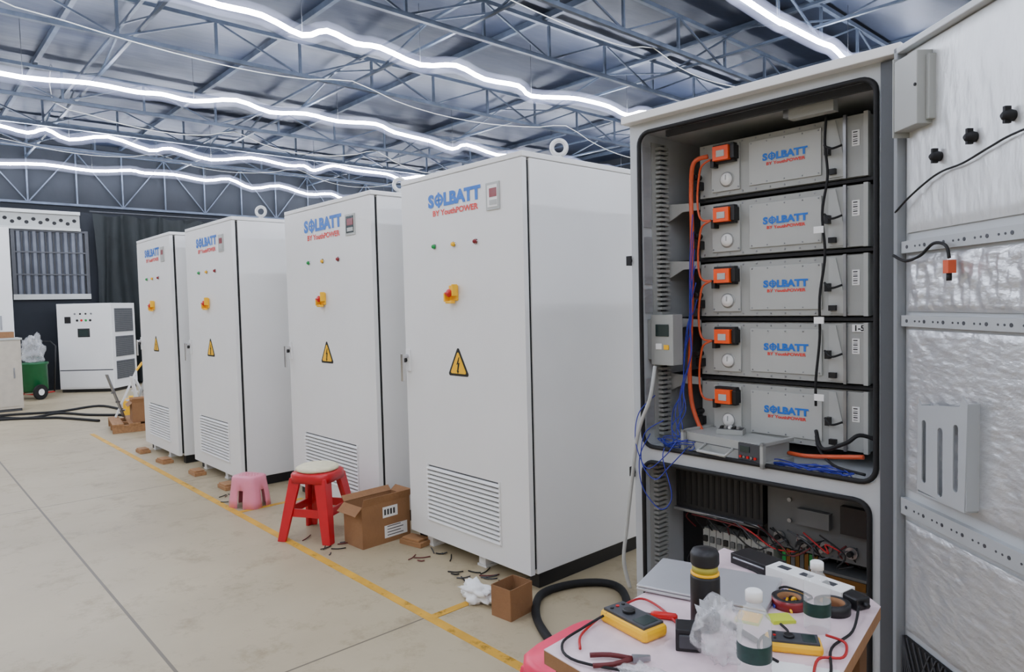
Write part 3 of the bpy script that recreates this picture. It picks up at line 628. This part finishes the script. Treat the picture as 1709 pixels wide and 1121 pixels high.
def stool(name,label,x,y,H,R,m,rz=0,cush=False,rt=.8):
    e=thing(name,label,"stool",(x,y,0),rz)
    def sq(r,z,n=28):
        o=[]
        for k in range(n):
            t=2*math.pi*k/n; c,s_=math.cos(t),math.sin(t); q=(abs(c)**5+abs(s_)**5)**(-.2); o.append((r*q*c,r*q*s_,z))
        return o
    b=MB(); rr=[sq(R*rt*.2,H),sq(R*rt*.94,H),sq(R*rt,H-.012),sq(R*rt*1.03,H-.06),sq(R*rt*1.0,H-.06),sq(R*rt*.9,H-.02)]
    V=[[b.bm.verts.new(p) for p in q] for q in rr]
    for i in range(len(V)-1):
        for k in range(28): b.face([V[i][k],V[i][(k+1)%28],V[i+1][(k+1)%28],V[i+1][k]],m,True)
    b.face(V[0],m); b.obj("seat",e)
    for sx in (-1,1):
        for sy in (-1,1):
            b=MB(); t=R*rt*.78; f=R*.98
            P=[]
            for (c,z,w) in ((t,H-.03,.06),(f,0,.036)):
                P.append([(sx*c+sx*.02,sy*c+sy*.02,z),(sx*c+sx*.02,sy*(c-w),z),(sx*(c-.006)+sx*.005,sy*(c-w),z),(sx*(c-.006),sy*(c-.006),z),(sx*(c-w),sy*(c-.006)+sy*.005,z),(sx*(c-w),sy*c+sy*.02,z)])
            A_=[b.bm.verts.new(p) for p in P[0]];B_=[b.bm.verts.new(p) for p in P[1]]
            for k in range(6): b.face([A_[k],A_[(k+1)%6],B_[(k+1)%6],B_[k]],m)
            b.face(A_,m); b.face(B_,m); b.obj("leg",e,bevel=.003)
    zc=H*.42; q=R*(rt*.78+(.98-rt*.78)*(1-zc/H))
    b=MB()
    for s_ in (-1,1): b.box(-q,q,s_*q-.006,s_*q+.006,zc-.025,zc+.025,m).box(s_*q-.006,s_*q+.006,-q,q,zc-.025,zc+.025,m)
    b.obj("stretcher",e)
    if cush:
        MB().lathe([(R*rt*.85,H),(R*rt*.98,H+.008),(R*rt*.98,H+.022),(R*rt*.8,H+.034),(.02,H+.036)],(0,0,0),CUSH,seg=28).obj("cushion",e,label="cream fabric seat pad")
    return e
stool("plastic_stool","red plastic stool with cream seat pad beside a cabinet",-1.62,-.33,.42,.17,REDPL,.55,True)
stool("plastic_stool","hot pink plastic stool tucked beside the work table",1.245,-.91,.47,.225,HOTPINK,.06)
e=thing("step_stool","small pale pink plastic step stool on the floor","stool",(-2.62,-.385,0),.45)
e.scale=(.92,.92,1.0)
b=MB(); 
def sqr(rx,ry,z,n=32):
    o=[]
    for k in range(n):
        t=2*math.pi*k/n;c,s_=math.cos(t),math.sin(t);q=(abs(c)**5+abs(s_)**5)**(-.2);o.append((rx*q*c,ry*q*s_,z))
    return o
V=[[b.bm.verts.new(p) for p in q] for q in (sqr(.03,.02,.23),sqr(.11,.08,.23),sqr(.12,.09,.22),sqr(.122,.092,.19),sqr(.13,.1,.13),sqr(.14,.11,.06),sqr(.145,.115,0))]
for i in range(6):
    for k in range(32):
        if (k%8) in (0,7) and i>=4: continue
        b.face([V[i][k],V[i][(k+1)%32],V[i+1][(k+1)%32],V[i+1][k]],PINK,True)
b.face(V[0],PINK); o=b.obj("step_body",e); sm=o.modifiers.new("s",'SOLIDIFY'); sm.thickness=.004
b=MB()
for i in range(5):
    for j in range(3): b.cyl((-.06+i*.03,-.035+j*.035,.230),(-.06+i*.03,-.035+j*.035,.2325),.008,PINK,seg=10)
b.obj("grip_studs",e)
def carton(label,x,y,w,d,h,rz=0,flaps=True,labels=False,z=0,m=CARD,group=None):
    e=thing("cardboard_box",label,"box",(x,y,z),rz,group); t=.004
    b=MB().box(-w/2,w/2,-d/2,d/2,0,t,m)
    for s_ in (-1,1):
        b.box(s_*w/2-t/2,s_*w/2+t/2,-d/2,d/2,0,h,m).box(-w/2,w/2,s_*d/2-t/2,s_*d/2+t/2,0,h,m)
    b.box(-w/2+.01,w/2-.01,-d/2+.01,d/2-.01,h*.1,h*.55,CARDD); b.obj("box_body",e)
    if flaps:
        for (p,q,o_) in (((-w/2,-d/2,h),(w/2,-d/2,h),(0,-.05,-.045)),((-w/2,d/2,h),(w/2,d/2,h),(0,.04,.03)),((w/2,-d/2,h),(w/2,d/2,h),(.02,0,.05)),((-w/2,-d/2,h),(-w/2,d/2,h),(-.03,0,.03))):
            p,q,o_=map(Vector,(p,q,o_)); n=(q-p).cross(o_).normalized()*.004
            MB().prism([p,q,q+o_,p+o_],n,m).obj("flap",e)
    if labels:
        T=w/2+.003
        b=MB().box(T,T+.001,-.03,.08,h*.62,h*.88,PAPER).box(T,T+.001,-.02,.15,h*.12,h*.42,PAPER)
        for i in range(4): b.box(T+.001,T+.0015,-.02+i*.022,-.006+i*.022,h*.68,h*.82,LBL)
        for i in range(4): b.box(T+.001,T+.0015,0,.12-.02*(i%2),h*.17+i*.018,h*.17+i*.018+.005,LBL)
        b.obj("shipping_label",e,label="white printed shipping labels")
    return e
carton("open brown cardboard box with white labels between cabinets",-1.265,-.115,.2,.35,.255,.05,True,True)
carton("small open cardboard box on the floor beside a cabinet",.105,-.225,.12,.15,.145,.1,False)
crumple("plastic_wrap","crumpled white plastic wrapping lying on the floor","wrapping",(-.12,-.25,0),.10,.055,.045,PAPER,5.1)
simple("plastic_roll","short white roll of film lying by the cabinet corner","roll",MB().cyl((-.04,0,.03),(.04,0,.03),.03,PAPER).cyl((-.042,0,.03),(.042,0,.03),.012,CARD),(-.04,-.09,0),.9,bevel=0)
cable([(.62,-.02,.02),(.4,.25,.02),(.25,.32,.02),(.13,.22,.02),(.08,.04,.02),(.14,-.10,.02),(.33,-.26,.02),(.7,-.42,.02),(1.1,-.5,.02)],.02,RUBBER,"thick black hose curving over the floor by the cabinets",name="hose")
for cx,cy,n,sx,sy in ((-1.45,-.42,8,.25,.1),(-.55,-.10,12,.28,.1),(-.3,-.12,8,.15,.1),(-2.95,-.42,5,.12,.1)):
    for i in range(n):
        x=cx+random.uniform(-sx,sx);y=cy+random.uniform(-sy,sy);a=random.uniform(0,3.1);l=random.uniform(.03,.1)
        P=[(x,y,.005),(x+l*.5*math.cos(a)+.015,y+l*.5*math.sin(a),.007),(x+l*math.cos(a),y+l*math.sin(a)+.015,.005)]
        tag(MB().tube(P,.0035,(RUBBER,RUBBER,DGREY,DRED)[i%4],seg=6,smooth=4).obj("wire_offcut"),"short offcut of insulated wire dropped on the floor","wire","wire offcuts on the floor")

# ---------------------------------------------------------------- far end of the hall
e=thing("wooden_pallet","small wooden pallet carrying cardboard on the floor","pallet",(-7.2,.12,0),-.15)
b=MB()
for i in range(5): b.box(-.4,.4,-.42+i*.18,-.42+i*.18+.12,.09,.11,WOOD)
b.obj("deck",e)
for x in (-.37,0,.33): MB().box(x,x+.06,-.42,.42,0,.088,WOOD).obj("bearer",e)
carton("open cardboard box resting on the wooden pallet",-7.0,.14,.32,.5,.24,-.15,True,False,.112)
for i in range(8):
    m=(PAPER,STEEL,GREYL,PAPER,WHITE,PAPER,GREYL,WHITE)[i]; x=-7.52+(i%4)*.06; y=-.18+i*.085
    s_=(.26,-.18,.18,-.1,.24,-.2,.1,-.24)[i]; h=.70-.02*i
    b=MB().beam((x,y,.115),(x+.04,y+s_,h),.06,.014,m).beam((x+.03,y,.115),(x+.06,y+s_,h),.035,.014,m)
    if i in (0,2): b.beam((x+.04,y+s_,h),(x+.04,y+s_*1.3,h+.10),.045,.02,YEL)
    for k in range(3): b.beam((x+.02,y+s_*.25*(k+1),.20+.12*k),(x+.02,y+s_*.25*(k+1)+.05,.20+.12*k),.03,.02,m)
    tag(b.obj("metal_bracket"),("yellow-tipped pale" if i in (0,2) else "silver-white")+" metal bracket leaning on the pallet","bracket","metal brackets on the pallet")
simple("gas_canister","small yellow drum standing behind the pallet","drum",MB().lathe([(.09,0),(.1,.02),(.1,.24),(.09,.27),(.03,.28),(.03,.31)],(0,0,0),YEL),(-8.1,.15,0),0,0)
e=thing("test_cabinet","white metal test cabinet with small control panel near the end wall","cabinet",(-11.95,.80,0),math.radians(48))
MB().box(-1.0,0,0.0,.8,.06,1.64,WHITE).box(-.98,-.02,.02,.78,0,.06,BLACK).obj("cabinet_body",e,bevel=.004)
dd=MB().box(-.98,-.02,-.012,0,.42,1.61,WHITE).box(-.98,-.02,-.014,0,.09,.40,WHITE).box(-.99,-.01,-.002,0,.40,.42,DGREY).obj("door",e)
MB().box(-.62,-.4,-.018,-.012,1.02,1.18,BLACK).box(-.6,-.42,-.019,-.018,1.04,1.16,SCREEN).obj("touch_screen",dd)
MB().box(-.85,-.74,-.02,-.012,1.28,1.40,BLACK).obj("meter",dd,label="square black panel meter")
for i in range(4): MB().cyl((-.62+i*.08,-.02,1.33),(-.62+i*.08,-.012,1.33),.022,(BLACK,RED,GREEN,BLACK)[i],seg=10).obj("push_button",dd)
for i in range(4): MB().cyl((-.66+i*.1,-.02,1.45),(-.66+i*.1,-.012,1.45),.018,(STEEL,BLACK,BLACK,STEEL)[i],seg=10).obj("indicator_light",dd)
MESHG=mat("mesh_grey",(112,114,114),.6)
for z0,z1 in ((.22,.56),(.64,1.02),(1.10,1.54)):
    b=MB().box(0,.006,.10,.72,z0,z1,DGREY)
    k=int((z1-z0)/.035)
    for i in range(k): b.box(.0,.010,.10,.72,z0+i*.035,z0+i*.035+.010,MESHG)
    for i in range(17): b.box(.0,.010,.10+i*.037,.11+i*.037,z0,z1,MESHG)
    b.obj("side_grille",e,label="dark mesh side window")
e=thing("hand_trolley","green drum on a small trolley with a plastic bag","trolley",(-12.0,-.42,0),.6)
MB().lathe([(.17,.12),(.2,.16),(.2,.58),(.22,.6),(.22,.63),(.18,.63)],(0,0,0),PLASTIC_GREEN).obj("drum",e,label="green plastic drum")
MB().tube([(-.2,.2,.1),(-.22,.25,.9),(-.1,.26,.98),(.1,.26,.98),(.22,.25,.9),(.2,.2,.1)],.012,BLACK).tube([(-.2,.2,.1),(-.2,-.22,.1),(.2,-.22,.1),(.2,.2,.1)],.012,RED).obj("frame",e)
for x in (-.25,.25):
    MB().cyl((x-.02,-.12,.13),(x+.02,-.12,.13),.13,RUBBER).cyl((x-.024,-.12,.13),(x+.024,-.12,.13),.055,PAPER).obj("wheel",e)
crumple("plastic_bag","crumpled pale plastic bag resting on the green drum","bag",(-12.0,-.42,.635),.15,.15,.24,BAGM,4.4)
e=thing("low_cupboard","beige metal cupboard with papers on top","cupboard",(-10.35,-1.35,0))
MB().box(-.45,.0,-.9,.56,.04,1.08,BEIGE).box(-.43,-.02,-.88,.54,0,.04,DGREY).box(-.47,.02,-.92,.58,1.08,1.11,GREYL).obj("body",e,bevel=.004)
for y in (-.42,.07): MB().box(.0,.012,y-.46,y+.46,.08,1.05,BEIGE).box(.012,.02,y+.38,y+.40,.5,.66,STEEL).obj("door",e)
carton("small shallow carton on top of the beige cupboard",-10.6,-1.0,.22,.3,.09,0,False,False,1.112)
e=thing("white_enclosure","tall white metal enclosure standing beside the end wall","cabinet",(-12.83,-1.42,0))
MB().box(-.45,.45,-.8,.8,.05,2.98,WHITE).box(-.43,.43,-.78,.78,0,.05,BLACK).obj("enclosure_body",e,bevel=.005)
MB().box(.45,.462,-.77,.77,.1,2.9,WHITE).box(.462,.475,.6,.63,1.2,1.45,STEEL).obj("door",e)
for pts in ([(-9.6,-3,.015),(-9.7,-1.4,.015),(-9.2,-.9,.015),(-9.4,-.5,.015),(-8.8,-.2,.015),(-8.3,.2,.015)],
            [(-9.75,-2.5,.015),(-9.85,-1.2,.015),(-9.6,-.5,.015),(-9.8,.1,.015),(-8.9,.3,.015),(-7.9,.8,.015)],
            [(-9.3,-3,.015),(-9.4,-1.4,.015),(-9.0,-.7,.015),(-8.7,-.5,.015),(-8.1,-.25,.015)]):
    cable(pts,.02,RUBBER,"thick black power cable snaking over the concrete floor","floor power cables")

# ---------------------------------------------------------------- world + camera
w=bpy.data.worlds.new("w"); bpy.context.scene.world=w; w.use_nodes=True
w.node_tree.nodes["Background"].inputs[0].default_value=(.5,.6,.75,1); w.node_tree.nodes["Background"].inputs[1].default_value=.15
f,yaw,pit,rol=1161.15,.7369,.0465,-.0237
fw=Vector((-math.cos(yaw)*math.cos(pit),math.sin(yaw)*math.cos(pit),-math.sin(pit))); r=Vector((math.sin(yaw),math.cos(yaw),0)); u=r.cross(fw)
r2=r*math.cos(rol)+u*math.sin(rol); u2=-r*math.sin(rol)+u*math.cos(rol)
M=Matrix((( r2.x,u2.x,-fw.x,2.5005),(r2.y,u2.y,-fw.y,-2.3592),(r2.z,u2.z,-fw.z,1.4515),(0,0,0,1)))
cd=bpy.data.cameras.new("camera"); cd.sensor_width=36; cd.lens=f/1709*36; cd.clip_start=.05; cd.clip_end=100
co=bpy.data.objects.new("camera",cd); COL.objects.link(co); co.matrix_world=M; bpy.context.scene.camera=co
